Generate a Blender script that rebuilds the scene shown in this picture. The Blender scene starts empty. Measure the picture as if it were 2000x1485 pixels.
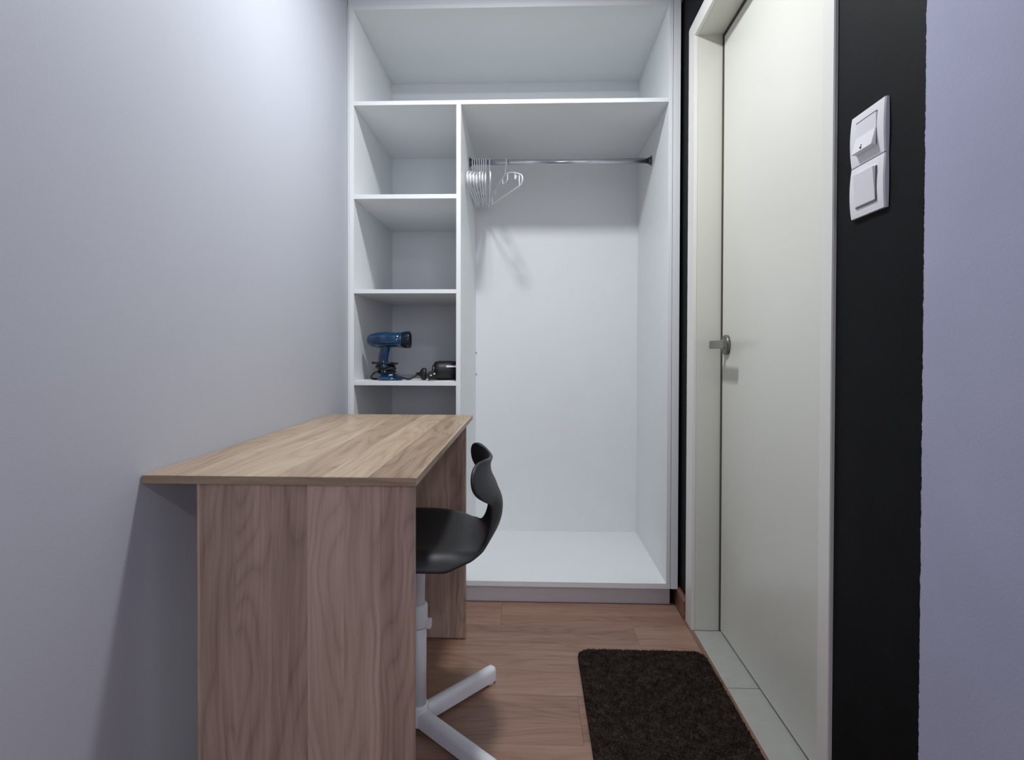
import bpy, bmesh, math, random
from mathutils import Matrix, Vector
random.seed(7)
S = bpy.context.scene
C = S.collection
PI = math.pi

# ------------------------------------------------------------------ camera, world, lights, exposure
FPX = 1088.556
YAW, PITCH, ROLL = 0.0329, -0.0116, 0.0026
EYE = Vector((0, 0, 0.9773))
cd = bpy.data.cameras.new('camera'); cam = bpy.data.objects.new('camera', cd); C.objects.link(cam)
cd.sensor_fit = 'HORIZONTAL'; cd.sensor_width = 36.0; cd.lens = FPX / 2000 * 36.0
cd.shift_x = 0.0; cd.shift_y = -45.2376 / 2000
cd.clip_start = 0.02
fw = Vector((-math.sin(YAW) * math.cos(PITCH), math.cos(YAW) * math.cos(PITCH), math.sin(PITCH)))
rt = Vector((math.cos(YAW), math.sin(YAW), 0)); up = rt.cross(fw)
c_, s_ = math.cos(ROLL), math.sin(ROLL)
R_, U_ = c_ * rt + s_ * up, c_ * up - s_ * rt
cam.matrix_world = Matrix(((R_.x, U_.x, -fw.x, EYE.x), (R_.y, U_.y, -fw.y, EYE.y), (R_.z, U_.z, -fw.z, EYE.z), (0, 0, 0, 1)))
S.camera = cam

W = bpy.data.worlds.new('world'); S.world = W; W.use_nodes = True
W.node_tree.nodes['Background'].inputs[0].default_value = (0.62, 0.72, 0.95, 1)
W.node_tree.nodes['Background'].inputs[1].default_value = 1.0

LAMP = Vector((-0.06, 1.42, 2.335))
def disc_light(name, loc, size, power, col):
    l = bpy.data.lights.new(name, 'AREA'); l.shape = 'DISK'; l.size = size; l.energy = power; l.color = col
    o = bpy.data.objects.new(name, l); C.objects.link(o); o.location = loc
    return o
disc_light('alcove_lamp_light', LAMP, 0.15, 19.5, (0.95, 0.975, 1.0))
disc_light('room_fill_light', (0.75, -1.35, 2.335), 0.30, 15.0, (0.97, 0.95, 1.0))  # added fill light from the unseen room behind the camera
dl = bpy.data.lights.new('rear_daylight_fill', 'AREA'); dl.shape = 'RECTANGLE'; dl.size = 1.5; dl.size_y = 1.2; dl.energy = 21.0; dl.color = (0.80, 0.82, 1.0)  # added bluish fill from behind the camera, standing in for daylight
do = bpy.data.objects.new('rear_daylight_fill', dl); C.objects.link(do); do.location = (0.8, -2.84, 1.5); do.rotation_euler = (PI / 2, 0, 0)

S.view_settings.view_transform = 'Standard'; S.view_settings.look = 'None'
S.view_settings.exposure = 0.0; S.view_settings.gamma = 1.0; S.view_settings.use_curve_mapping = False

# ------------------------------------------------------------------ materials
def lin(c):
    return tuple(((x / 255) / 12.92 if x / 255 <= 0.04045 else ((x / 255 + 0.055) / 1.055) ** 2.4) for x in c) + (1.0,)

class NT:
    def __init__(s, name):
        s.m = bpy.data.materials.new(name); s.m.use_nodes = True
        s.t = s.m.node_tree; s.b = s.t.nodes['Principled BSDF']
    def n(s, typ, **kw):
        nd = s.t.nodes.new(typ)
        for k, v in kw.items(): setattr(nd, k, v)
        return nd
    def l(s, a, b): s.t.links.new(a, b)
    def math(s, op, a, b=None, clamp=False):
        nd = s.n('ShaderNodeMath', operation=op); nd.use_clamp = clamp
        for i, v in enumerate((a, b)):
            if v is None: continue
            if isinstance(v, (int, float)): nd.inputs[i].default_value = v
            else: s.l(v, nd.inputs[i])
        return nd.outputs[0]
    def comb(s, x, y, z):
        nd = s.n('ShaderNodeCombineXYZ')
        for i, v in enumerate((x, y, z)):
            if isinstance(v, (int, float)): nd.inputs[i].default_value = v
            else: s.l(v, nd.inputs[i])
        return nd.outputs[0]
    def noise(s, vec, scale, detail=3, rough=0.5):
        nd = s.n('ShaderNodeTexNoise'); nd.inputs['Scale'].default_value = scale; nd.inputs['Detail'].default_value = detail
        nd.inputs['Roughness'].default_value = rough
        if vec is not None: s.l(vec, nd.inputs['Vector'])
        return nd.outputs['Fac']
    def ramp(s, fac, stops):
        nd = s.n('ShaderNodeValToRGB'); cr = nd.color_ramp
        while len(cr.elements) < len(stops): cr.elements.new(0.5)
        for e, (p, c) in zip(cr.elements, stops): e.position = p; e.color = c
        s.l(fac, nd.inputs[0]); return nd.outputs[0]
    def mix(s, fac, a, b, mode='MIX'):
        nd = s.n('ShaderNodeMix', data_type='RGBA', blend_type=mode)
        for i, v in ((0, fac), (6, a), (7, b)):
            if isinstance(v, (int, float)): nd.inputs[i].default_value = v
            elif isinstance(v, tuple): nd.inputs[i].default_value = v
            else: s.l(v, nd.inputs[i])
        return nd.outputs[2]
    def bump(s, h, strength, dist):
        nd = s.n('ShaderNodeBump'); nd.inputs['Strength'].default_value = strength; nd.inputs['Distance'].default_value = dist
        s.l(h, nd.inputs['Height']); s.l(nd.outputs[0], s.b.inputs['Normal'])
    def obj(s):
        return s.n('ShaderNodeTexCoord').outputs['Object']
    def xyz(s, v):
        nd = s.n('ShaderNodeSeparateXYZ'); s.l(v, nd.inputs[0]); return nd.outputs
    def set(s, rough=0.5, metal=0.0, spec=0.5, base=None, coat=0.0):
        s.b.inputs['Roughness'].default_value = rough; s.b.inputs['Metallic'].default_value = metal
        s.b.inputs['Specular IOR Level'].default_value = spec; s.b.inputs['Coat Weight'].default_value = coat
        if base is not None:
            if isinstance(base, tuple): s.b.inputs['Base Color'].default_value = base
            else: s.l(base, s.b.inputs['Base Color'])
        return s.m

def plain(name, rgb, rough=0.5, metal=0.0, spec=0.5, var=0.05, scale=30.0, bump=0.0, bscale=300.0, coat=0.0):
    t = NT(name); v = t.obj()
    f = t.noise(v, scale, 3)
    c = lin(rgb); d = tuple(x * (1 - var) for x in c[:3]) + (1,); e = tuple(min(1, x * (1 + var)) for x in c[:3]) + (1,)
    t.set(rough, metal, spec, t.ramp(f, [(0.3, d), (0.7, e)]), coat)
    if bump: t.bump(t.noise(v, bscale, 2), bump, 0.001)
    return t.m

M = {}
M['wall'] = plain('painted_wall_grey', (184, 187, 196), 0.62, spec=0.35, var=0.012, scale=4, bump=0.16, bscale=260)
M['ceiling'] = plain('ceiling_white', (215, 217, 221), 0.8, spec=0.2, var=0.01)
M['white'] = plain('melamine_white', (233, 236, 237), 0.38, spec=0.45, var=0.008, scale=8)
M['edge'] = plain('melamine_edge_band', (238, 240, 244), 0.35, spec=0.45, var=0.006)
M['plinth'] = plain('plinth_white', (222, 220, 224), 0.4, var=0.01)
M['cream'] = plain('door_cream_lacquer', (218, 218, 208), 0.30, spec=0.5, var=0.012, scale=3)
M['plastic'] = plain('switch_white_plastic', (236, 236, 240), 0.28, var=0.004)
M['hanger'] = plain('hanger_white_plastic', (240, 241, 246), 0.22, spec=0.6, var=0.004)
M['chrome'] = plain('chrome_tube', (205, 207, 212), 0.2, 1.0, var=0.03)
M['steel'] = plain('bracket_steel', (96, 98, 104), 0.35, 0.9, var=0.05)
M['handle'] = plain('handle_satin_nickel', (132, 130, 128), 0.32, 0.85, var=0.04)
M['seal'] = plain('door_seal_brown', (96, 87, 78), 0.8, var=0.05)
M['dark'] = plain('dark_hole', (12, 12, 14), 0.6, var=0.05)
M['blackplastic'] = plain('black_plastic', (10, 10, 12), 0.5, var=0.1)
M['pin'] = plain('plug_pin_metal', (232, 232, 230), 0.45, 0.4, var=0.02)
M['navy'] = plain('navy_plastic', (8, 16, 36), 0.25, var=0.1)
M['cord'] = plain('black_cord_rubber', (9, 9, 10), 0.5, var=0.1)
M['shell'] = plain('chair_shell_charcoal', (38, 38, 41), 0.5, spec=0.45, var=0.05, bump=0.05, bscale=900)
M['basewhite'] = plain('chair_base_white', (222, 222, 228), 0.38, var=0.01)
M['brass'] = plain('glide_brass', (190, 150, 80), 0.35, 0.9)
M['tile'] = plain('threshold_grey_tile', (168, 168, 163), 0.5, var=0.05, scale=25, bump=0.1, bscale=120)
M['grout'] = plain('grout_grey', (110, 108, 105), 0.9, var=0.08)
M['concrete'] = plain('subfloor', (92, 74, 62), 0.8, var=0.1)
M['winframe'] = plain('window_frame_white', (232, 232, 232), 0.4)

def blue_mat():
    t = NT('translucent_blue_plastic'); v = t.obj()
    t.set(0.12, 0.0, 0.6, t.ramp(t.noise(v, 14, 2), [(0.3, lin((5, 40, 78))), (0.7, lin((9, 70, 104)))]), 0.4)
    t.b.inputs['Transmission Weight'].default_value = 0.15
    return t.m
M['blue'] = blue_mat()

def black_grey_wall():
    t = NT('accent_wall_black_and_grey'); v = t.obj(); x, y, z = t.xyz(v)[:3]
    edge = t.math('ADD', y, t.math('MULTIPLY', t.math('SUBTRACT', t.noise(t.comb(0, 0, z), 40, 6, 0.8), 0.5), 0.013))
    m = t.math('GREATER_THAN', edge, 0.832)
    blk = t.ramp(t.noise(v, 9, 4), [(0.3, lin((11, 12, 15))), (0.7, lin((17, 18, 21)))])
    gry = t.ramp(t.noise(v, 5, 3), [(0.3, lin((174, 176, 200))), (0.7, lin((181, 183, 207)))])
    t.set(0.65, 0, 0.15, t.mix(m, gry, blk)); t.bump(t.noise(v, 240, 2), 0.2, 0.001)
    return t.m
M['accent'] = black_grey_wall()

def casing_mat():   # cream casing whose far outer edge carries ragged black wall paint
    t = NT('casing_cream_with_paint_edge'); v = t.obj(); x, y, z = t.xyz(v)[:3]
    e = t.math('ADD', y, t.math('MULTIPLY', t.math('SUBTRACT', t.noise(t.comb(0, 0, z), 22, 5, 0.75), 0.5), 0.012))
    m = t.math('GREATER_THAN', e, 2.029)
    t.set(0.32, 0, 0.5, t.mix(m, lin((231, 230, 224)), lin((28, 29, 33))))
    return t.m
M['casing'] = casing_mat()

def wood(name, across, along, strip, dark, mid, light, rough=0.42, seed=0.0, obj_random=False):
    t = NT(name); v = t.obj() if not obj_random else t.n('ShaderNodeNewGeometry').outputs['Position']
    o = t.xyz(v); a, b = o[across], o[along]
    if obj_random:
        rr = t.n('ShaderNodeObjectInfo').outputs['Random']; sd = t.math('MULTIPLY', rr, 37.0)
    else: sd = seed
    idx = t.math('FLOOR', t.math('DIVIDE', t.math('ADD', a, 5.0 + 0.021), strip))
    wn = t.n('ShaderNodeTexWhiteNoise', noise_dimensions='2D'); t.l(t.comb(idx, sd, 0), wn.inputs['Vector'])
    r = wn.outputs['Value']
    bs = t.math('ADD', b, t.math('MULTIPLY', r, 7.3))
    z_ = t.math('ADD', t.math('MULTIPLY', r, 11.0), sd)
    wob = t.math('MULTIPLY', t.noise(t.comb(t.math('MULTIPLY', a, 3.0), t.math('MULTIPLY', bs, 2.0), z_), 1.6, 2), 0.05)
    aw = t.math('ADD', a, wob)
    fine = t.noise(t.comb(t.math('MULTIPLY', aw, 150), t.math('MULTIPLY', bs, 4.0), z_), 1.0, 4, 0.6)
    broad = t.noise(t.comb(t.math('MULTIPLY', aw, 22), t.math('MULTIPLY', bs, 1.6), z_), 1.0, 3)
    fig = t.noise(t.comb(t.math('MULTIPLY', aw, 9.0), t.math('MULTIPLY', bs, 1.5), z_), 1.0, 1)
    lines = t.math('POWER', t.math('ABSOLUTE', t.math('SINE', t.math('MULTIPLY', fig, 42.0))), 0.55)
    f = t.math('ADD', t.math('MULTIPLY', fine, 0.40), t.math('MULTIPLY', broad, 0.42))
    f = t.math('ADD', f, t.math('MULTIPLY', lines, 0.13))
    f = t.math('ADD', f, t.math('MULTIPLY', t.math('SUBTRACT', r, 0.5), 0.20))
    col = t.ramp(f, [(0.24, lin(dark)), (0.47, lin(mid)), (0.72, lin(light))])
    t.set(rough, 0, 0.4, col); t.bump(fine, 0.06, 0.0006)
    return t.m
DK, MD, LT = (128, 106, 88), (170, 147, 123), (200, 179, 153)
M['wood_top'] = wood('desk_oak_laminate_top', 0, 1, 0.083, DK, MD, LT, 0.36, 1.7)
M['wood_panel'] = wood('desk_oak_laminate_panel', 0, 2, 0.066, (126, 104, 92), (166, 141, 126), (194, 169, 152), 0.42, 4.1)
M['wood_edge'] = wood('desk_oak_edge_band', 2, 0, 0.5, (112, 94, 76), (150, 130, 106), (176, 155, 130), 0.45, 2.2)
M['wood_edge_y'] = wood('desk_oak_edge_band_long', 2, 1, 0.5, (112, 94, 76), (150, 130, 106), (176, 155, 130), 0.45, 2.9)
M['floor'] = wood('laminate_floor_board', 1, 0, 0.0667, (108, 80, 66), (144, 111, 95), (164, 133, 115), 0.40, 0.3, True)
M['skirt'] = wood('skirting_brown_wood', 2, 1, 0.3, (96, 66, 50), (132, 98, 80), (160, 126, 106), 0.25, 3.3)

def rug_mat():
    t = NT('rug_dark_brown_pile'); v = t.obj()
    t.set(0.95, 0, 0.1, t.ramp(t.noise(v, 38, 4, 0.7), [(0.35, lin((42, 34, 29))), (0.55, lin((62, 52, 46))), (0.75, lin((82, 70, 62)))]))
    t.bump(t.noise(v, 420, 3), 0.8, 0.004); return t.m
M['rug'] = rug_mat()
def emit(name, col, st):
    t = NT(name); t.set(0.5, 0, 0.3, col)
    t.b.inputs['Emission Color'].default_value = col; t.b.inputs['Emission Strength'].default_value = st
    return t.m
M['diffuser'] = emit('lamp_diffuser_glow', (0.95, 0.97, 1, 1), 6.0)
def pane_mat():
    t = NT('window_pane_glass'); out = t.t.nodes['Material Output']
    tr = t.n('ShaderNodeBsdfTransparent'); gl = t.n('ShaderNodeBsdfGlossy'); gl.inputs['Roughness'].default_value = 0.02
    mx = t.n('ShaderNodeMixShader'); mx.inputs[0].default_value = 0.06
    t.l(tr.outputs[0], mx.inputs[1]); t.l(gl.outputs[0], mx.inputs[2]); t.l(mx.outputs[0], out.inputs[0]); return t.m
M['pane'] = pane_mat()

# ------------------------------------------------------------------ mesh helpers
def to_obj(name, bm, mat, parent=None, smooth=False, world=True):
    me = bpy.data.meshes.new(name); bm.normal_update(); bm.to_mesh(me); bm.free()
    o = bpy.data.objects.new(name, me); C.objects.link(o)
    for m in (mat if isinstance(mat, (list, tuple)) else [mat]):
        me.materials.append(M[m] if isinstance(m, str) else m)
    if smooth:
        for p in me.polygons: p.use_smooth = True
    if parent is not None:
        o.parent = parent
        if world and parent.type == 'EMPTY':
            o.matrix_parent_inverse = (Matrix.Translation(parent.location) @ parent.rotation_euler.to_matrix().to_4x4()).inverted()
    return o
def bx(bm, x0, x1, y0, y1, z0, z1, bev=0.0, seg=2):
    r = bmesh.ops.create_cube(bm, size=1.0)
    vs = r['verts']
    for v in vs:
        v.co = Vector(((x0 + x1) / 2 + v.co.x * (x1 - x0), (y0 + y1) / 2 + v.co.y * (y1 - y0), (z0 + z1) / 2 + v.co.z * (z1 - z0)))
    if bev:
        es = list({e for v in vs for e in v.link_edges})
        bmesh.ops.bevel(bm, geom=es, offset=bev, segments=seg, affect='EDGES', profile=0.5, clamp_overlap=True)
    return vs
def box(name, b, mat, parent=None, bev=0.0008, seg=1):
    bm = bmesh.new(); bx(bm, *b, bev=bev, seg=seg); return to_obj(name, bm, mat, parent)
def tag(o, label, cat=None, group=None, kind=None):
    if label: o['label'] = label
    if cat: o['category'] = cat
    if group: o['group'] = group
    if kind: o['kind'] = kind
    return o
def empty(name, loc, label=None, cat=None, group=None, kind=None, rot=(0, 0, 0)):
    o = bpy.data.objects.new(name, None); C.objects.link(o); o.location = loc; o.rotation_euler = rot
    o.empty_display_size = 0.05
    return tag(o, label, cat, group, kind)
def sweep(bm, pts, rad, seg=8, closed=False, flat=1.0):
    """round tube along pts; rad number or list"""
    pts = [Vector(p) for p in pts]; n = len(pts); rings = []
    prev = None
    for i, p in enumerate(pts):
        if closed: d = pts[(i + 1) % n] - pts[i - 1]
        else: d = pts[min(i + 1, n - 1)] - pts[max(i - 1, 0)]
        d.normalize()
        if prev is None:
            a = Vector((0, 0, 1)) if abs(d.z) < 0.9 else Vector((1, 0, 0)); u = d.cross(a).normalized()
        else:
            u = prev - d * prev.dot(d)
            u = u.normalized() if u.length > 1e-6 else d.orthogonal().normalized()
        prev = u; w = d.cross(u)
        r = rad[i] if isinstance(rad, (list, tuple)) else rad
        rings.append([bm.verts.new(p + u * math.cos(2 * PI * k / seg) * r + w * math.sin(2 * PI * k / seg) * r * flat) for k in range(seg)])
    m = n if closed else n - 1
    for i in range(m):
        A, B = rings[i], rings[(i + 1) % n]
        for k in range(seg): bm.faces.new((A[k], A[(k + 1) % seg], B[(k + 1) % seg], B[k]))
    if not closed:
        bm.faces.new(rings[0][::-1]); bm.faces.new(rings[-1])
def smoothpath(pts, n=6, closed=False):
    P = [Vector(p) for p in pts]; out = []; N = len(P)
    for i in range(N if closed else N - 1):
        p0 = P[i - 1] if (closed or i > 0) else P[0]; p1 = P[i]; p2 = P[(i + 1) % N]
        p3 = P[(i + 2) % N] if (closed or i + 2 < N) else P[-1]
        for k in range(n):
            t = k / n
            out.append(0.5 * ((2 * p1) + (p2 - p0) * t + (2 * p0 - 5 * p1 + 4 * p2 - p3) * t * t + (3 * p1 - p0 - 3 * p2 + p3) * t ** 3))
    if not closed: out.append(P[-1])
    return out
def lathe(bm, prof, origin, axis, seg=32, squash=(1, 1), cap=True):
    axis = Vector(axis).normalized(); u = axis.orthogonal().normalized()
    if abs(axis.z) < 0.9: u = axis.cross(Vector((0, 0, 1))).normalized()
    w = axis.cross(u); rings = []; origin = Vector(origin)
    for (h, r) in prof:
        rings.append([bm.verts.new(origin + axis * h + u * math.cos(2 * PI * k / seg) * r * squash[0] + w * math.sin(2 * PI * k / seg) * r * squash[1]) for k in range(seg)])
    for A, B in zip(rings, rings[1:]):
        for k in range(seg): bm.faces.new((A[k], A[(k + 1) % seg], B[(k + 1) % seg], B[k]))
    if cap: bm.faces.new(rings[0][::-1]); bm.faces.new(rings[-1])
    bmesh.ops.recalc_face_normals(bm, faces=bm.faces)

# ------------------------------------------------------------------ dimensions (metres)
XL, XR = -0.7041, 0.572          # left and right wall faces of the alcove
XA, XD = 0.5646, 0.6625          # casing face, door face
YJ = 1.958                       # far jamb face
YN = 1.108                       # near jamb face
YC, YK = 2.1265, 2.725           # wardrobe front, wardrobe back
ZC = 2.40
ZH = 2.068                       # door head underside
RY0, RX1, YT = -2.80, 2.40, -0.20  # rear of the room, its far side, end of the alcove's right wall

# ------------------------------------------------------------------ room shell
def struct(o): o['kind'] = 'structure'; return o
struct(box('wall_left', (XL - 0.12, XL, RY0 - 0.12, YK + 0.15, 0, ZC), 'wall', bev=0))
struct(box('wall_back', (XL, XR + 0.12, YK + 0.03, YK + 0.15, 0, ZC), 'wall', bev=0))
bm = bmesh.new()
bx(bm, XR, XR + 0.14, YJ + 0.01, YK + 0.03, 0, ZC)
bx(bm, XR, XR + 0.14, YN - 0.01, YJ + 0.01, ZH + 0.01, ZC)
bx(bm, XR, XR + 0.14, YT, YN - 0.01, 0, ZC)
struct(to_obj('wall_right', bm, 'accent'))
struct(box('wall_room_return', (XR + 0.14, RX1, YT, YT + 0.12, 0, ZC), 'wall', bev=0))
struct(box('wall_room_side', (RX1, RX1 + 0.12, RY0 - 0.12, YT + 0.12, 0, ZC), 'wall', bev=0))
bm = bmesh.new()
for b in ((XL, 0.0, RY0 - 0.12, RY0, 0, ZC), (1.6, RX1, RY0 - 0.12, RY0, 0, ZC), (0.0, 1.6, RY0 - 0.12, RY0, 0, 0.85), (0.0, 1.6, RY0 - 0.12, RY0, 2.15, ZC)): bx(bm, *b)
struct(to_obj('wall_front', bm, 'wall'))
bm = bmesh.new(); bx(bm, XL - 0.12, RX1 + 0.12, RY0 - 0.12, YK + 0.15, ZC, ZC + 0.1)
struct(to_obj('ceiling', bm, 'ceiling'))
bm = bmesh.new()
for (x0, x1, z0, z1) in ((0, 0.06, 0.85, 2.15), (1.54, 1.6, 0.85, 2.15), (0.06, 1.54, 0.85, 0.91), (0.06, 1.54, 2.09, 2.15), (0.77, 0.83, 0.91, 2.09)):
    bx(bm, x0, x1, RY0 - 0.08, RY0 - 0.03, z0, z1, 0.003)
win = struct(to_obj('fill_window_1', bm, 'winframe'))  # unseen window, added to go with the daylight fill
for x0 in (0.06, 0.83): box('pane', (x0, x0 + 0.71, RY0 - 0.06, RY0 - 0.055, 0.91, 2.09), 'pane', win, bev=0)

# floor: slab and laminate boards running across the alcove
bm = bmesh.new(); bx(bm, XL - 0.12, RX1 + 0.12, RY0 - 0.12, YK + 0.15, -0.06, -0.0085)
floor = struct(to_obj('floor', bm, 'concrete'))
PW, PLEN = 0.200, 1.29
row = 0; y1 = 2.171
mesh_cache = {}
XE = 0.5585
while y1 > RY0 + 0.01:
    y0 = max(y1 - PW, RY0)
    xe = XE if (y1 + y0) / 2 > YT else RX1
    x = XL - [0.69, 0.22, 1.02, 0.45, 0.86, 0.1][row % 6]
    while x < xe:
        a, b = max(x, XL), min(x + PLEN, xe)
        if b - a > 0.02:
            key = (round(b - a, 4), round(y1 - y0, 4))
            if key not in mesh_cache:
                bm = bmesh.new(); bx(bm, 0, b - a - 0.0004, 0, y1 - y0 - 0.0004, -0.008, 0, 0.0003, 1)
                o = to_obj('plank', bm, 'floor', floor); mesh_cache[key] = o.data
            else:
                o = bpy.data.objects.new('plank', mesh_cache[key]); C.objects.link(o); o.parent = floor
            o.location = (a, y0, 0)
        x += PLEN
    y1 -= PW; row += 1

# edge strip of the laminate along the doorway
bm = bmesh.new(); bx(bm, XE, XE + 0.014, YN - 0.02, 2.032, -0.008, 0.0012, 0.0008)
struct(to_obj('trim_1', bm, 'skirt'))

# skirting boards
def skirt(name, x_wall, sgn, y0, y1, h=0.076, th=0.013):
    bm = bmesh.new(); prof = [(0, 0.0)]
    pr = [(th, 0), (th, h - 0.012), (th - 0.003, h - 0.006), (th - 0.006, h - 0.001), (0, h)]
    pts = [(0, 0)] + pr
    A = [bm.verts.new((x_wall + sgn * p[0], y0, p[1])) for p in pts]; B = [bm.verts.new((x_wall + sgn * p[0], y1, p[1])) for p in pts]
    n = len(pts)
    for i in range(n): bm.faces.new((A[i], A[(i + 1) % n], B[(i + 1) % n], B[i]))
    bm.faces.new(A); bm.faces.new(B[::-1]); bmesh.ops.recalc_face_normals(bm, faces=bm.faces)
    return struct(to_obj(name, bm, 'skirt'))
skirt('baseboard_right', XR, -1, 2.033, 2.19)
skirt('baseboard_right_near', XR, -1, YT, 1.060)
skirt('baseboard_left', XL, 1, RY0, YC - 0.002)

# ------------------------------------------------------------------ door with frame
door = empty('door_1', (XD, (YJ + YN) / 2, 0), kind='structure')
leaf = box('door_leaf', (XD, XD + 0.04, YN + 0.002, YJ - 0.011, 0.008, ZH - 0.011), 'cream', door, bev=0.0012)
bm = bmesh.new()
bx(bm, XA + 0.012, XD + 0.06, YJ, YJ + 0.03, 0, ZH + 0.03)
jf = to_obj('jamb', bm, 'cream', door)
bm = bmesh.new(); bx(bm, XA + 0.012, XD + 0.06, YN - 0.03, YN, 0, ZH + 0.03); to_obj('jamb', bm, 'cream', door)
bm = bmesh.new(); bx(bm, XA + 0.012, XD + 0.06, YN, YJ, ZH, ZH + 0.03); to_obj('head_jamb', bm, 'cream', door)
CW = 0.070
def casing(name, poly):
    bm = bmesh.new()
    A = [bm.verts.new((XA, y, z)) for y, z in poly]; B = [bm.verts.new((XR + 0.004, y, z)) for y, z in poly]
    n = len(poly)
    bm.faces.new(A); bm.faces.new(B[::-1])
    for i in range(n): bm.faces.new((A[i], B[i], B[(i + 1) % n], A[(i + 1) % n]))
    bmesh.ops.recalc_face_normals(bm, faces=bm.faces)
    bmesh.ops.bevel(bm, geom=[e for e in bm.edges if all(abs(v.co.x - XA) < 1e-6 for v in e.verts)], offset=0.0015, segments=2, affect='EDGES')
    return to_obj(name, bm, 'casing', door)
casing('casing', [(YJ, 0), (YJ + CW + 0.003, 0), (YJ + CW + 0.003, ZH + 0.058), (YJ, ZH)])
casing('casing', [(YN, 0), (YN, ZH), (YN - 0.043, ZH + 0.058), (YN - 0.043, 0)])
casing('casing', [(YN, ZH), (YJ, ZH), (YJ + CW + 0.003, ZH + 0.058), (YN - 0.043, ZH + 0.058)])
box('door_seal', (XD - 0.0028, XD + 0.03, YJ - 0.0045, YJ, 0.0, ZH - 0.0045), 'seal', door, bev=0)
box('door_seal', (XD - 0.0028, XD + 0.03, YN, YJ, ZH - 0.0045, ZH), 'seal', door, bev=0)
# handle: round rose, neck and flat lever pointing along the leaf
HY, HZ = 1.900, 0.998
bm = bmesh.new(); lathe(bm, [(0, 0.0335), (0.008, 0.0335), (0.0105, 0.032), (0.011, 0.028)], (XD, HY, HZ), (-1, 0, 0), 40)
rose = to_obj('door_handle', bm, 'handle', door, True)
bm = bmesh.new(); lathe(bm, [(0.008, 0.010), (0.046, 0.0095)], (XD, HY, HZ), (-1, 0, 0), 20); to_obj('neck', bm, 'handle', rose, True)
bm = bmesh.new(); bx(bm, XD - 0.057, XD - 0.044, HY - 0.128, HY + 0.013, HZ - 0.0135, HZ + 0.0135, 0.004, 3)
to_obj('lever', bm, 'handle', rose)

# threshold of grey tiles under the door
th = struct(box('trim_2', (XE + 0.014, XD + 0.05, YN, YJ, -0.0085, -0.003), 'grout', bev=0))
ty = [YJ - 0.001, 1.6245, 1.29, YN]
for a, b in zip(ty, ty[1:]):
    box('tile', (XE + 0.0145, XD + 0.05, b + 0.0013, a - 0.0013, -0.006, 0.0), 'tile', th, bev=0.0008)

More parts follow.
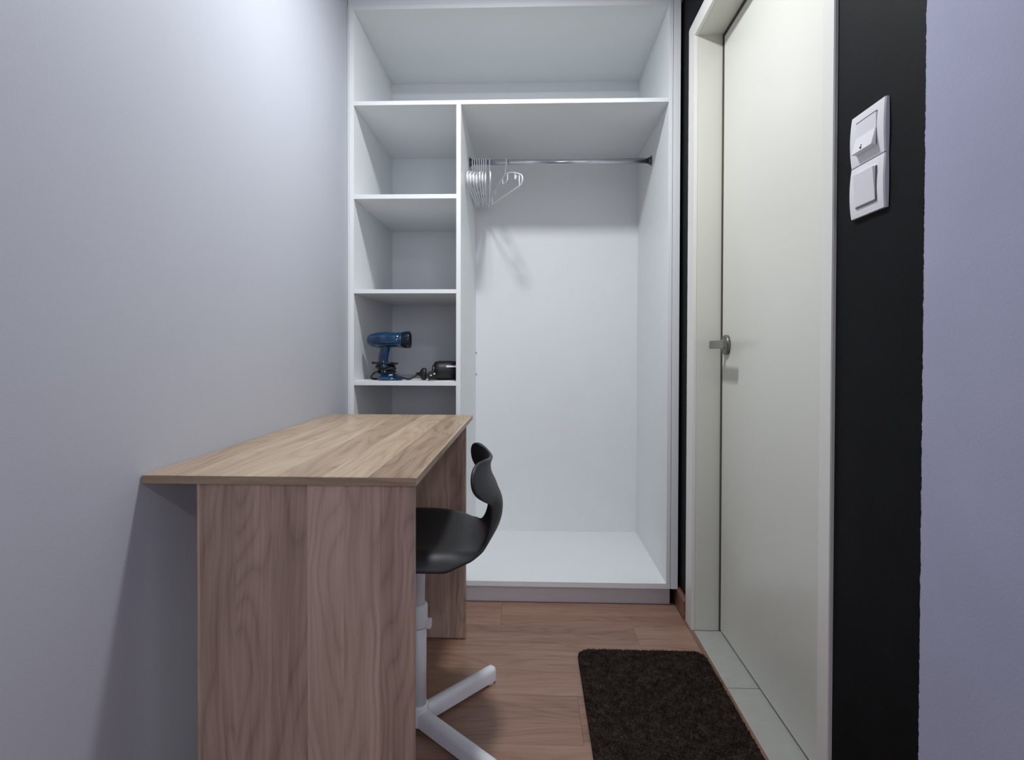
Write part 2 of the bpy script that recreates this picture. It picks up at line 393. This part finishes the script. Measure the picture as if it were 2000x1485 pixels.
# ------------------------------------------------------------------ light switches on the accent wall
def switch_plate():
    y0, y1, z0, z1 = 0.913, 1.010, 1.209, 1.386; zm = (z0 + z1) / 2
    root = empty('light_switch', (XR, (y0 + y1) / 2, z0), 'white double light switch plate on the black wall beside the door', 'light switch')
    bm = bmesh.new(); n = 28
    def half(z):                      # the outline swells on each module and pinches in between
        t = (z - z0) / (z1 - z0); return 0.0032 * abs(math.sin(2 * PI * t)) ** 0.8
    cols = []
    for i in range(n + 1):
        z = z0 + (z1 - z0) * i / n; h = half(z); x = XR - 0.0058 - h * 0.8
        ya, yb = y0 - h * 0.3 + 0.001, y1 + h * 0.5 - 0.001
        cols.append([bm.verts.new(q) for q in ((XR, ya, z), (x + 0.002, ya, z), (x, ya + 0.002, z), (x, yb - 0.002, z), (x + 0.002, yb, z), (XR, yb, z))])
    for A, B in zip(cols, cols[1:]):
        for k in range(5): bm.faces.new((A[k], A[k + 1], B[k + 1], B[k]))
    bm.faces.new(cols[0]); bm.faces.new(cols[-1][::-1])
    bmesh.ops.recalc_face_normals(bm, faces=bm.faces)
    to_obj('frame_plate', bm, 'plastic', root)
    XF = XR - 0.0084
    def wedge(name, ya, yb, za, zb, da, db, base):   # za/da: bottom height and depth, zb/db: top
        bm = bmesh.new()
        P = [(base, za), (base, zb), (XF - db, zb), (XF - da, za)]
        A = [bm.verts.new((x, ya, z)) for x, z in P]; B = [bm.verts.new((x, yb, z)) for x, z in P]
        for i in range(4): bm.faces.new((A[i], A[(i + 1) % 4], B[(i + 1) % 4], B[i]))
        bm.faces.new(A); bm.faces.new(B[::-1]); bmesh.ops.recalc_face_normals(bm, faces=bm.faces)
        bmesh.ops.bevel(bm, geom=bm.edges[:], offset=0.0008, segments=2, affect='EDGES')
        return to_obj(name, bm, 'plastic', root)
    mid = (y0 + y1) / 2; hw = 0.0285
    # upper module: insert with a lipped push key
    box('gap_line', (XF - 0.0006, XF + 0.002, mid - hw, mid + hw, zm + 0.0725, zm + 0.0740), 'grout', root, bev=0)
    ins = box('insert', (XF - 0.0010, XF + 0.003, mid - hw, mid + hw, zm + 0.018, zm + 0.0722), 'plastic', root, bev=0.0005)
    key = wedge('push_key', mid - hw, mid + hw, zm + 0.0185, zm + 0.047, 0.0085, 0.0012, XF + 0.002)
    bm = bmesh.new(); xs = XF - 0.0073
    lathe(bm, [(0, 0.0019), (0.0022, 0.0019)], (xs + 0.0012, mid + 0.003, zm + 0.0240), (-1, 0, 0.25), 12)
    lathe(bm, [(0, 0.0011), (0.0022, 0.0011)], (xs + 0.0026, mid + 0.003, zm + 0.0282), (-1, 0, 0.25), 10)
    to_obj('bell_symbol', bm, 'dark', key)
    box('module_groove', (XR - 0.0064, XR - 0.004, y0 + 0.001, y1 - 0.001, zm - 0.0005, zm + 0.0005), 'grout', root, bev=0)
    # lower module: rocker pressed in at the top
    box('rocker_surround', (XF - 0.0012, XF + 0.003, mid - hw - 0.001, mid - hw, zm - 0.0715, zm - 0.016), 'grout', root, bev=0)
    box('gap_line', (XF - 0.0006, XF + 0.002, mid - hw, mid + hw, zm - 0.0735, zm - 0.0720), 'grout', root, bev=0)
    wedge('rocker', mid - hw, mid + hw, zm - 0.0715, zm - 0.0165, 0.0012, 0.0058, XF + 0.002)
switch_plate()

# ------------------------------------------------------------------ wardrobe (built in)
cL, cR, cO = -0.6797, 0.5183, 0.5335
ZT = 2.2792; ZB0, ZB1 = 0.0715, 0.0918
D1, D2 = -0.2845, -0.2672
wd = empty('wardrobe', ((XL + XR) / 2, (YC + YK) / 2, 0), 'white built-in open wardrobe with shelves and hanging space', 'wardrobe')
def panel(name, b, lab=None):
    o = box(name, b, 'white', wd, bev=0.0006)
    return o
panel('side_panel', (XL + 0.006, cL, YC, YK, ZB0 - 0.0715, ZC - 0.10))
panel('side_panel', (cR, cO, YC, YK, ZB0, ZC - 0.10))
panel('filler_strip', (cO + 0.0016, XR - 0.010, YC - 0.0005, YC + 0.018, ZB0, ZC - 0.10))
panel('filler_strip', (XL + 0.0005, XL + 0.005, YC + 0.001, YC + 0.018, 0.0, ZC - 0.10))
panel('back_panel', (XL + 0.006, cO, YK, YK + 0.008, 0.0, ZC - 0.10))
panel('top_panel', (cL, cR, YC, YK, ZT, ZT + 0.0175))
panel('header_filler', (XL + 0.001, XR - 0.001, YC + 0.004, YC + 0.022, ZT + 0.018, ZC))
panel('bottom_panel', (cL, cR, YC, YK, ZB0, ZB1))
o = box('plinth', (cL, 0.5395, YC + 0.031, YC + 0.047, 0.0005, ZB0), 'plinth', wd, bev=0)
panel('divider', (D1, D2, YC, YK, ZB1, 1.9150))
for z1, x1, t in ((1.9310, cR, 0.0160), (1.5745, D1, 0.0170), (1.2105, D1, 0.0155), (0.8575, D1, 0.0165)):
    panel('shelf', (cL, x1, YC + 0.0003, YK, z1 - t, z1))
for z in (0.968, 0.862):
    box('clip', (D2, D2 + 0.004, YK - 0.006, YK, z - 0.004, z), 'steel', wd, bev=0)
# hanging rail: oval chrome tube between two steel flanges
RY, RZ = 2.426, 1.795
bm = bmesh.new(); lathe(bm, [(0, 0.0120), (cR - D2, 0.0120)], (D2, RY, RZ), (1, 0, 0), 28, squash=(0.68, 1.0))
rail = to_obj('hanging_rail', bm, 'chrome', wd, True)
for xx, d in ((D2, 1), (cR, -1)):
    bm = bmesh.new()
    lathe(bm, [(0, 0.0215), (0.003, 0.0215), (0.004, 0.0195), (0.004, 0.016), (0.013, 0.0155)], (xx, RY, RZ), (d, 0, 0), 28, squash=(0.62, 1.0))
    fl = to_obj('rail_flange', bm, 'steel', wd, False)
    bm = bmesh.new(); lathe(bm, [(0, 0.003), (0.0055, 0.003)], (xx, RY, RZ - 0.0185), (d, 0, 0), 10); to_obj('screw', bm, 'chrome', fl)

# ------------------------------------------------------------------ hangers
def hanger_meshes():
    bm = bmesh.new(); r = 0.0029
    outline = [(0, -0.054), (0.03, -0.0565), (0.08, -0.068), (0.13, -0.085), (0.168, -0.101), (0.184, -0.112), (0.189, -0.126), (0.180, -0.140), (0.162, -0.1455)]
    pts = outline + [(0.08, -0.1455), (0, -0.1455), (-0.08, -0.1455)] + [(-x, z) for x, z in outline[::-1]][:-1]
    sweep(bm, [Vector((x, 0, z)) for x, z in [(p.x, p.z) for p in smoothpath([(x, 0, z) for x, z in pts], 4, True)]], r, 8, True)
    # central tie loop
    sweep(bm, smoothpath([(-0.030, 0, -0.058), (-0.027, 0, -0.080), (-0.020, 0, -0.088), (0.020, 0, -0.088), (0.027, 0, -0.080), (0.030, 0, -0.058)], 4), 0.0022, 6)
    for s in (-1, 1):
        sweep(bm, [(s * 0.158, 0, -0.098), (s * 0.156, 0, -0.120), (s * 0.158, 0, -0.145)], 0.0026, 6)          # end strut
        sweep(bm, smoothpath([(s * 0.112, 0, -0.080), (s * 0.110, 0, -0.100), (s * 0.117, 0, -0.107), (s * 0.125, 0, -0.101), (s * 0.126, 0, -0.092)], 4), [0.0024] * 17, 6)   # strap hook
    body = bpy.data.meshes.new('clothes_hanger'); bm.to_mesh(body); bm.free(); body.materials.append(M['hanger'])
    bm = bmesh.new()
    a = [(-0.0158 * math.cos(math.radians(t)), 0, 0.0158 * math.sin(math.radians(t))) for t in range(-25, 196, 13)]
    pth = a + [(0.0135, 0, -0.014), (0.006, 0, -0.026), (0.001, 0, -0.038), (0, 0, -0.054)]
    sweep(bm, pth, 0.0027, 8)
    hook = bpy.data.meshes.new('hook'); bm.to_mesh(hook); bm.free(); hook.materials.append(M['hanger'])
    for me in (body, hook):
        for p in me.polygons: p.use_smooth = True
    return body, hook
hb, hh = hanger_meshes()
def hanger(x, yaw, tilt, label, group='white plastic hangers on the rail'):
    o = bpy.data.objects.new('clothes_hanger', hb); C.objects.link(o); o.location = (x, RY, RZ - 0.001)
    o.rotation_euler = (0, tilt, math.radians(yaw)); tag(o, label, 'hanger', group)
    k = bpy.data.objects.new('hook', hh); C.objects.link(k); k.parent = o
    return o
# yaw -90 = square to the rail (span along the depth of the wardrobe)
hx = [(-0.2525, -91.0), (-0.2432, -90.3), (-0.2338, -89.2), (-0.2242, -88.4), (-0.2146, -87.3), (-0.2052, -86.6), (-0.1957, -85.9), (-0.1800, -84.6)]
for i, (x, yw) in enumerate(hx):
    if i == 0: lb = 'white plastic hanger nearest the divider at the left end of the rail'
    elif i == len(hx) - 1: lb = 'white plastic hanger at the right edge of the bunch on the rail'
    else: lb = 'white plastic hanger inside the tight bunch at the left of the rail'
    hanger(x, yw, math.radians((i * 37 % 7 - 3) * 0.5), lb)
hanger(-0.112, -65.5, 0.0, 'white plastic hanger hanging apart from the bunch, turned askew on the rail')

# ------------------------------------------------------------------ desk
DL, DR, DF, DB = XL + 0.0015, -0.2019, 0.9833, 1.9524
desk = empty('desk', ((DL + DR) / 2, (DF + DB) / 2, 0), 'light oak laminate desk pushed against the left wall', 'desk')
bm = bmesh.new(); bx(bm, DL, DR, DF, DB, 0.7345, 0.75, 0.0008, 1)
bm.normal_update()
for f in bm.faces:
    if abs(f.normal.y) > 0.8: f.material_index = 1
    elif abs(f.normal.x) > 0.8: f.material_index = 2
to_obj('tabletop', bm, ['wood_top', 'wood_edge', 'wood_edge_y'], desk)
for (x0, x1, y0, y1) in ((-0.6046, DR - 0.0055, DF + 0.006, DF + 0.022), (-0.6046, DR - 0.0135, 1.862, 1.878)):
    pn = box('side_panel', (x0, x1, y0, y1, 0.006, 0.7345), 'wood_panel', desk, bev=0.0007)
    for fx in (x0 + 0.03, x1 - 0.022):
        bm = bmesh.new(); lathe(bm, [(0, 0.0065), (0.0062, 0.0065)], (fx, (y0 + y1) / 2, 0), (0, 0, 1), 14); to_obj('foot', bm, 'brass', pn)

# ------------------------------------------------------------------ swivel chair
HXY = Vector((-0.287, 1.425, 0))
chair = empty('swivel_chair', HXY, 'charcoal plastic shell swivel chair with white cross base, tucked under the desk', 'chair')
def chair_shell():
    rows = [  # u back, z, half width, forward curl of the edge, lift of the edge
        (-0.205, 0.484, 0.060, 0.0, 0.000), (-0.201, 0.489, 0.112, -0.016, 0.006), (-0.183, 0.494, 0.160, -0.020, 0.014), (-0.142, 0.496, 0.194, -0.012, 0.024),
        (-0.080, 0.496, 0.210, 0.0, 0.032), (-0.010, 0.495, 0.214, 0.0, 0.036), (0.060, 0.493, 0.210, 0.0, 0.034), (0.108, 0.491, 0.193, 0.0, 0.026),
        (0.145, 0.491, 0.163, 0.004, 0.010), (0.177, 0.501, 0.122, 0.014, 0.0), (0.200, 0.525, 0.094, 0.024, 0.0), (0.211, 0.553, 0.085, 0.028, 0.0),
        (0.2135, 0.583, 0.085, 0.030, 0.0), (0.209, 0.604, 0.100, 0.032, 0.0), (0.202, 0.620, 0.140, 0.037, 0.0), (0.196, 0.636, 0.174, 0.044, 0.002),
        (0.187, 0.654, 0.192, 0.047, 0.004), (0.182, 0.673, 0.193, 0.046, 0.008), (0.182, 0.688, 0.178, 0.043, 0.014), (0.185, 0.698, 0.146, 0.034, 0.016), (0.188, 0.704, 0.085, 0.014, 0.006)]
    R2 = [Vector(r[:3]) for r in rows]; E2 = [Vector((r[3], r[4], 0)) for r in rows]
    P = smoothpath(R2, 3); Q = smoothpath(E2, 3)
    bm = bmesh.new(); nv = 18; grid = []
    ca, sa = math.cos(math.radians(6)), math.sin(math.radians(6))
    for p, q in zip(P, Q):
        line = []
        for k in range(nv + 1):
            t = -1 + 2 * k / nv; v = p.z * math.sin(t * PI / 2 * 0.92) / math.sin(PI / 2 * 0.92)
            tt = abs(v) / max(p.z, 1e-6)
            u = p.x - q.x * tt ** 2.0
            z = p.y + q.y * tt ** 2
            if p.x < 0.16 and p.y < 0.55: z -= 0.046 * max(0, (tt - 0.80) / 0.20) ** 2 * min(1.0, (0.16 - p.x) / 0.08)      # waterfall rim of the seat
            line.append(bm.verts.new((HXY.x + u * ca - v * sa, HXY.y + u * sa + v * ca, z)))
        grid.append(line)
    for A, B in zip(grid, grid[1:]):
        for k in range(nv): bm.faces.new((A[k], A[k + 1], B[k + 1], B[k]))
    bmesh.ops.recalc_face_normals(bm, faces=bm.faces)
    return bm
bm = chair_shell(); sh = to_obj('shell', bm, 'shell', chair, True)
md = sh.modifiers.new('thick', 'SOLIDIFY'); md.thickness = 0.009; md.offset = 0
sb = sh.modifiers.new('sub', 'SUBSURF'); sb.levels = 1; sb.render_levels = 1
bm = bmesh.new(); lathe(bm, [(0.462, 0.030), (0.468, 0.070), (0.488, 0.075)], HXY, (0, 0, 1), 28); to_obj('seat_mount', bm, 'blackplastic', chair, True)
bm = bmesh.new(); lathe(bm, [(0.30, 0.0165), (0.466, 0.0165)], HXY, (0, 0, 1), 28); to_obj('inner_column', bm, 'basewhite', chair, True)
bm = bmesh.new(); lathe(bm, [(0.045, 0.0205), (0.315, 0.0205)], HXY, (0, 0, 1), 28); oc = to_obj('outer_column', bm, 'basewhite', chair, True)
bm = bmesh.new(); lathe(bm, [(0.262, 0.0212), (0.268, 0.0235), (0.318, 0.0235), (0.323, 0.0215), (0.323, 0.0165)], HXY, (0, 0, 1), 28); col = to_obj('collar', bm, 'basewhite', chair, True)
box('catch', (HXY.x + 0.020, HXY.x + 0.034, 1.412, 1.430, 0.262, 0.284), 'basewhite', col, bev=0.002, seg=2)
bm = bmesh.new(); lathe(bm, [(0.012, 0.025), (0.014, 0.0265), (0.060, 0.0265), (0.064, 0.0245)], HXY, (0, 0, 1), 28); to_obj('hub', bm, 'basewhite', chair, True)
for k in range(4):
    a = math.radians(49.5 + 90 * k); d = Vector((math.cos(a), math.sin(a), 0)); w = Vector((-d.y, d.x, 0))
    L = 0.277
    bm = bmesh.new(); prof = [(-0.017, 0.0), (-0.017, 0.026), (-0.0145, 0.033), (-0.009, 0.037), (0, 0.038), (0.009, 0.037), (0.0145, 0.033), (0.017, 0.026), (0.017, 0.0)]
    rings = []
    for (s, dz, sc) in ((0.012, 0.014, 1.0), (L - 0.012, 0.009, 0.95), (L - 0.004, 0.0088, 0.88), (L, 0.0085, 0.72)):
        rings.append([bm.verts.new(HXY + d * s + w * (x * sc) + Vector((0, 0, dz + z * (1 if sc > 0.8 else 0.93)))) for x, z in prof])
    n = len(prof)
    for A, B in zip(rings, rings[1:]):
        for i in range(n): bm.faces.new((A[i], A[(i + 1) % n], B[(i + 1) % n], B[i]))
    bm.faces.new(rings[0]); bm.faces.new(rings[-1][::-1]); bmesh.ops.recalc_face_normals(bm, faces=bm.faces)
    lg = to_obj('leg', bm, 'basewhite', chair)
    bm = bmesh.new(); ft = HXY + d * (L - 0.016)
    lathe(bm, [(0.0, 0.0125), (0.010, 0.0125)], ft, (0, 0, 1), 18); to_obj('foot_pad', bm, 'basewhite', lg)
    for p in lg.data.polygons: p.use_smooth = len(p.vertices) == 4
    lg.data.set_sharp_from_angle(angle=math.radians(50))

# ------------------------------------------------------------------ rug
RX0, RX1_, RYA, RYB, RR = 0.153, 0.5605, 1.205, 1.806, 0.045
def rug():
    o2 = []
    for cx, cy, a0 in ((RX1_ - RR, RYB - RR, 0), (RX0 + RR, RYB - RR, 90), (RX0 + RR, RYA + RR, 180), (RX1_ - RR, RYA + RR, 270)):
        for k in range(9):
            a = math.radians(a0 + 90 * k / 8); o2.append((cx + RR * math.cos(a), cy + RR * math.sin(a)))
    bm = bmesh.new()
    mx, my = (RX0 + RX1_) / 2, (RYA + RYB) / 2
    def ring(f, z): return [bm.verts.new((mx + (x - mx) * (1 - f / (RX1_ - RX0) * 2), my + (y - my) * (1 - f / (RYB - RYA) * 2), z)) for x, y in o2]
    L = [ring(0.0015, 0.0014), ring(0, 0.0045), ring(0.001, 0.0075), ring(0.004, 0.0088)]
    n = len(o2)
    for A, B in zip(L, L[1:]):
        for k in range(n): bm.faces.new((A[k], A[(k + 1) % n], B[(k + 1) % n], B[k]))
    bm.faces.new(L[-1]); bm.faces.new(L[0][::-1]); bmesh.ops.recalc_face_normals(bm, faces=bm.faces)
    base = tag(to_obj('rug', bm, 'rug'), 'dark brown rectangular rug with rounded corners on the floor before the door', 'rug')
    def inside(x, y):
        qx = max(abs(x - mx) - ((RX1_ - RX0) / 2 - RR), 0); qy = max(abs(y - my) - ((RYB - RYA) / 2 - RR), 0)
        return math.hypot(qx, qy) <= RR - 0.001
    vs, fs = [], []
    while len(fs) < 42000:
        x, y = random.uniform(RX0, RX1_), random.uniform(RYA, RYB)
        if not inside(x, y): continue
        a = random.uniform(0, 2 * PI); lx, ly = random.gauss(0, 0.0016), random.gauss(0, 0.0016); h = random.uniform(0.003, 0.0058)
        i = len(vs); c, s = math.cos(a) * 0.0011, math.sin(a) * 0.0011
        vs += [(x - c, y - s, 0.008), (x + c, y + s, 0.008), (x + lx, y + ly, 0.008 + h)]; fs.append((i, i + 1, i + 2))
    me = bpy.data.meshes.new('pile'); me.from_pydata(vs, [], fs); me.materials.append(M['rug'])
    p = bpy.data.objects.new('pile', me); C.objects.link(p); p.parent = base; p['kind'] = 'stuff'
rug()

# ------------------------------------------------------------------ hair dryers on the shelf
ZS = 0.8575
def blue_dryer():
    cx, cy = -0.566, 2.205
    root = empty('hair_dryer', (cx, cy, ZS), 'translucent blue hair dryer standing upright with its black cord wound round the handle', 'hair dryer')
    bm = bmesh.new()
    lathe(bm, [(-0.086, 0.004), (-0.084, 0.012), (-0.078, 0.019), (-0.066, 0.0255), (-0.048, 0.030), (-0.028, 0.0325), (-0.006, 0.0325), (0.012, 0.0305), (0.030, 0.0295), (0.060, 0.031)],
          (cx, cy, ZS + 0.160), (1, 0.05, 0.012), 36)
    to_obj('housing', bm, 'blue', root, True)
    bm = bmesh.new()
    lathe(bm, [(0.058, 0.0318), (0.072, 0.0335), (0.084, 0.034), (0.088, 0.0325), (0.088, 0.027), (0.070, 0.025)], (cx, cy, ZS + 0.160), (1, 0.05, 0.012), 36)
    to_obj('nozzle', bm, 'navy', root, True)
    bm = bmesh.new()
    pts = smoothpath([(cx - 0.010, cy, ZS + 0.140), (cx - 0.016, cy, ZS + 0.110), (cx - 0.020, cy, ZS + 0.080), (cx - 0.017, cy, ZS + 0.050), (cx - 0.012, cy, ZS + 0.020)], 4)
    sweep(bm, pts, [0.0215, 0.021, 0.0205, 0.020] + [0.0195] * (len(pts) - 4), 20, flat=1.0); to_obj('handle', bm, 'blue', root, True)
    bm = bmesh.new()
    lathe(bm, [(0.0, 0.050), (0.004, 0.0525), (0.010, 0.050), (0.017, 0.041), (0.022, 0.028), (0.026, 0.018)], (cx + 0.008, cy, ZS), (0, 0, 1), 36, squash=(1.0, 1.0))
    to_obj('foot', bm, 'blue', root, True)
    bm = bmesh.new(); coil = []
    for k in range(150):
        a = 2 * PI * k / 26; f = k / 149
        r = 0.0295 + 0.006 * math.sin(k * 0.31)
        coil.append((cx - 0.010 + r * math.cos(a) * 1.08, cy + r * math.sin(a) * 0.85, ZS + 0.030 + 0.034 * (0.5 - 0.5 * math.cos(f * 3 * PI)) + 0.004 * math.sin(a + k * 0.2)))
    sweep(bm, coil, 0.0036, 8)
    sweep(bm, smoothpath([(cx - 0.035, cy - 0.014, ZS + 0.036), (cx - 0.050, cy - 0.020, ZS + 0.030), (cx - 0.066, cy - 0.012, ZS + 0.012), (cx - 0.060, cy + 0.010, ZS + 0.004), (cx - 0.035, cy + 0.040, ZS + 0.004)], 5), 0.0036, 8)
    for s in (-1, 1): sweep(bm, [(cx - 0.010 + s * 0.020, cy - 0.010, ZS + 0.068), (cx - 0.010 + s * 0.052, cy - 0.016, ZS + 0.0665 + (0.003 if s < 0 else 0.0))], 0.0042, 8)
    # loose end running to the plug
    sweep(bm, smoothpath([(cx + 0.020, cy - 0.026, ZS + 0.036), (cx + 0.050, cy - 0.046, ZS + 0.018), (cx + 0.085, cy - 0.020, ZS + 0.005), (cx + 0.104, cy - 0.006, ZS + 0.014), (cx + 0.116, cy + 0.005, ZS + 0.024)], 6), 0.0036, 8)
    cord = to_obj('cord', bm, 'cord', root, True)
    bm = bmesh.new()
    lathe(bm, [(0, 0.005), (0.014, 0.007), (0.019, 0.017), (0.027, 0.0245), (0.038, 0.0245), (0.042, 0.020)], (cx + 0.110, cy + 0.004, ZS + 0.0245), (1, 0.22, 0.0), 26, squash=(0.75, 1.0))
    plug = to_obj('plug', bm, 'blackplastic', cord, True)
    box('cord_clip', (cx + 0.012, cx + 0.026, cy - 0.040, cy - 0.032, ZS + 0.020, ZS + 0.0235), 'plastic', root, bev=0.0006)
blue_dryer()

def black_dryer():
    root = empty('hair_dryer', (-0.335, 2.27, ZS), 'black hair dryer lying on its side, cut off by the divider of the shelf', 'hair dryer')
    bm = bmesh.new(); ax = Vector((1, 0.28, 0.0)).normalized(); o = Vector((-0.388, 2.225, ZS + 0.0385))
    lathe(bm, [(0, 0.020), (0.002, 0.030), (0.008, 0.0355), (0.022, 0.038), (0.060, 0.0385), (0.104, 0.036)], o, ax, 36)
    to_obj('housing', bm, 'blackplastic', root, True)
    bm = bmesh.new(); lathe(bm, [(-0.004, 0.0205), (-0.001, 0.0225), (0.002, 0.0205)], o, ax, 30, cap=False); to_obj('rear_ring', bm, 'steel', root, True)
    box('print_label', (-0.334, -0.290, 2.203, 2.2055, ZS + 0.052, ZS + 0.059), 'plastic', root, bev=0)
    # its plug with two bright pins, lying in front
    bm = bmesh.new(); lathe(bm, [(0, 0.008), (0.010, 0.014), (0.020, 0.018), (0.026, 0.0185), (0.027, 0.015)], (-0.394, 2.178, ZS + 0.019), (0.40, -0.85, 0.12), 22)
    plug = to_obj('plug', bm, 'blackplastic', root, True)
    bm = bmesh.new()
    for s in (-1, 1): sweep(bm, [(-0.383 + s * 0.007, 2.157, ZS + 0.023 + s * 0.003), (-0.376 + s * 0.007, 2.140, ZS + 0.026 + s * 0.003)], 0.0028, 8)
    to_obj('plug_pins', bm, 'pin', plug)
    bm = bmesh.new()
    sweep(bm, smoothpath([(-0.396, 2.182, ZS + 0.018), (-0.404, 2.205, ZS + 0.006), (-0.404, 2.250, ZS + 0.004), (-0.380, 2.300, ZS + 0.004), (-0.320, 2.285, ZS + 0.03)], 6), 0.0035, 8)
    to_obj('cord', bm, 'cord', root, True)
black_dryer()

# ------------------------------------------------------------------ ceiling lamps (out of the picture, overhead)
def ceiling_lamp(x, y, r, label):
    root = empty('ceiling_light', (x, y, ZC), label, 'ceiling light')
    bm = bmesh.new(); lathe(bm, [(0, r + 0.012), (-0.045, r + 0.012), (-0.052, r + 0.006), (-0.052, r)], (x, y, ZC), (0, 0, 1), 40); to_obj('housing', bm, 'plastic', root, True)
    bm = bmesh.new(); lathe(bm, [(-0.0525, r), (-0.058, r - 0.003)], (x, y, ZC), (0, 0, 1), 40); to_obj('diffuser', bm, 'diffuser', root)
ceiling_lamp(LAMP.x, LAMP.y, 0.080, 'round white ceiling lamp above the desk and wardrobe')
ceiling_lamp(0.75, -1.35, 0.155, 'large round white ceiling lamp added for fill in the unseen room behind')  # added fixture that goes with the fill light behind the camera
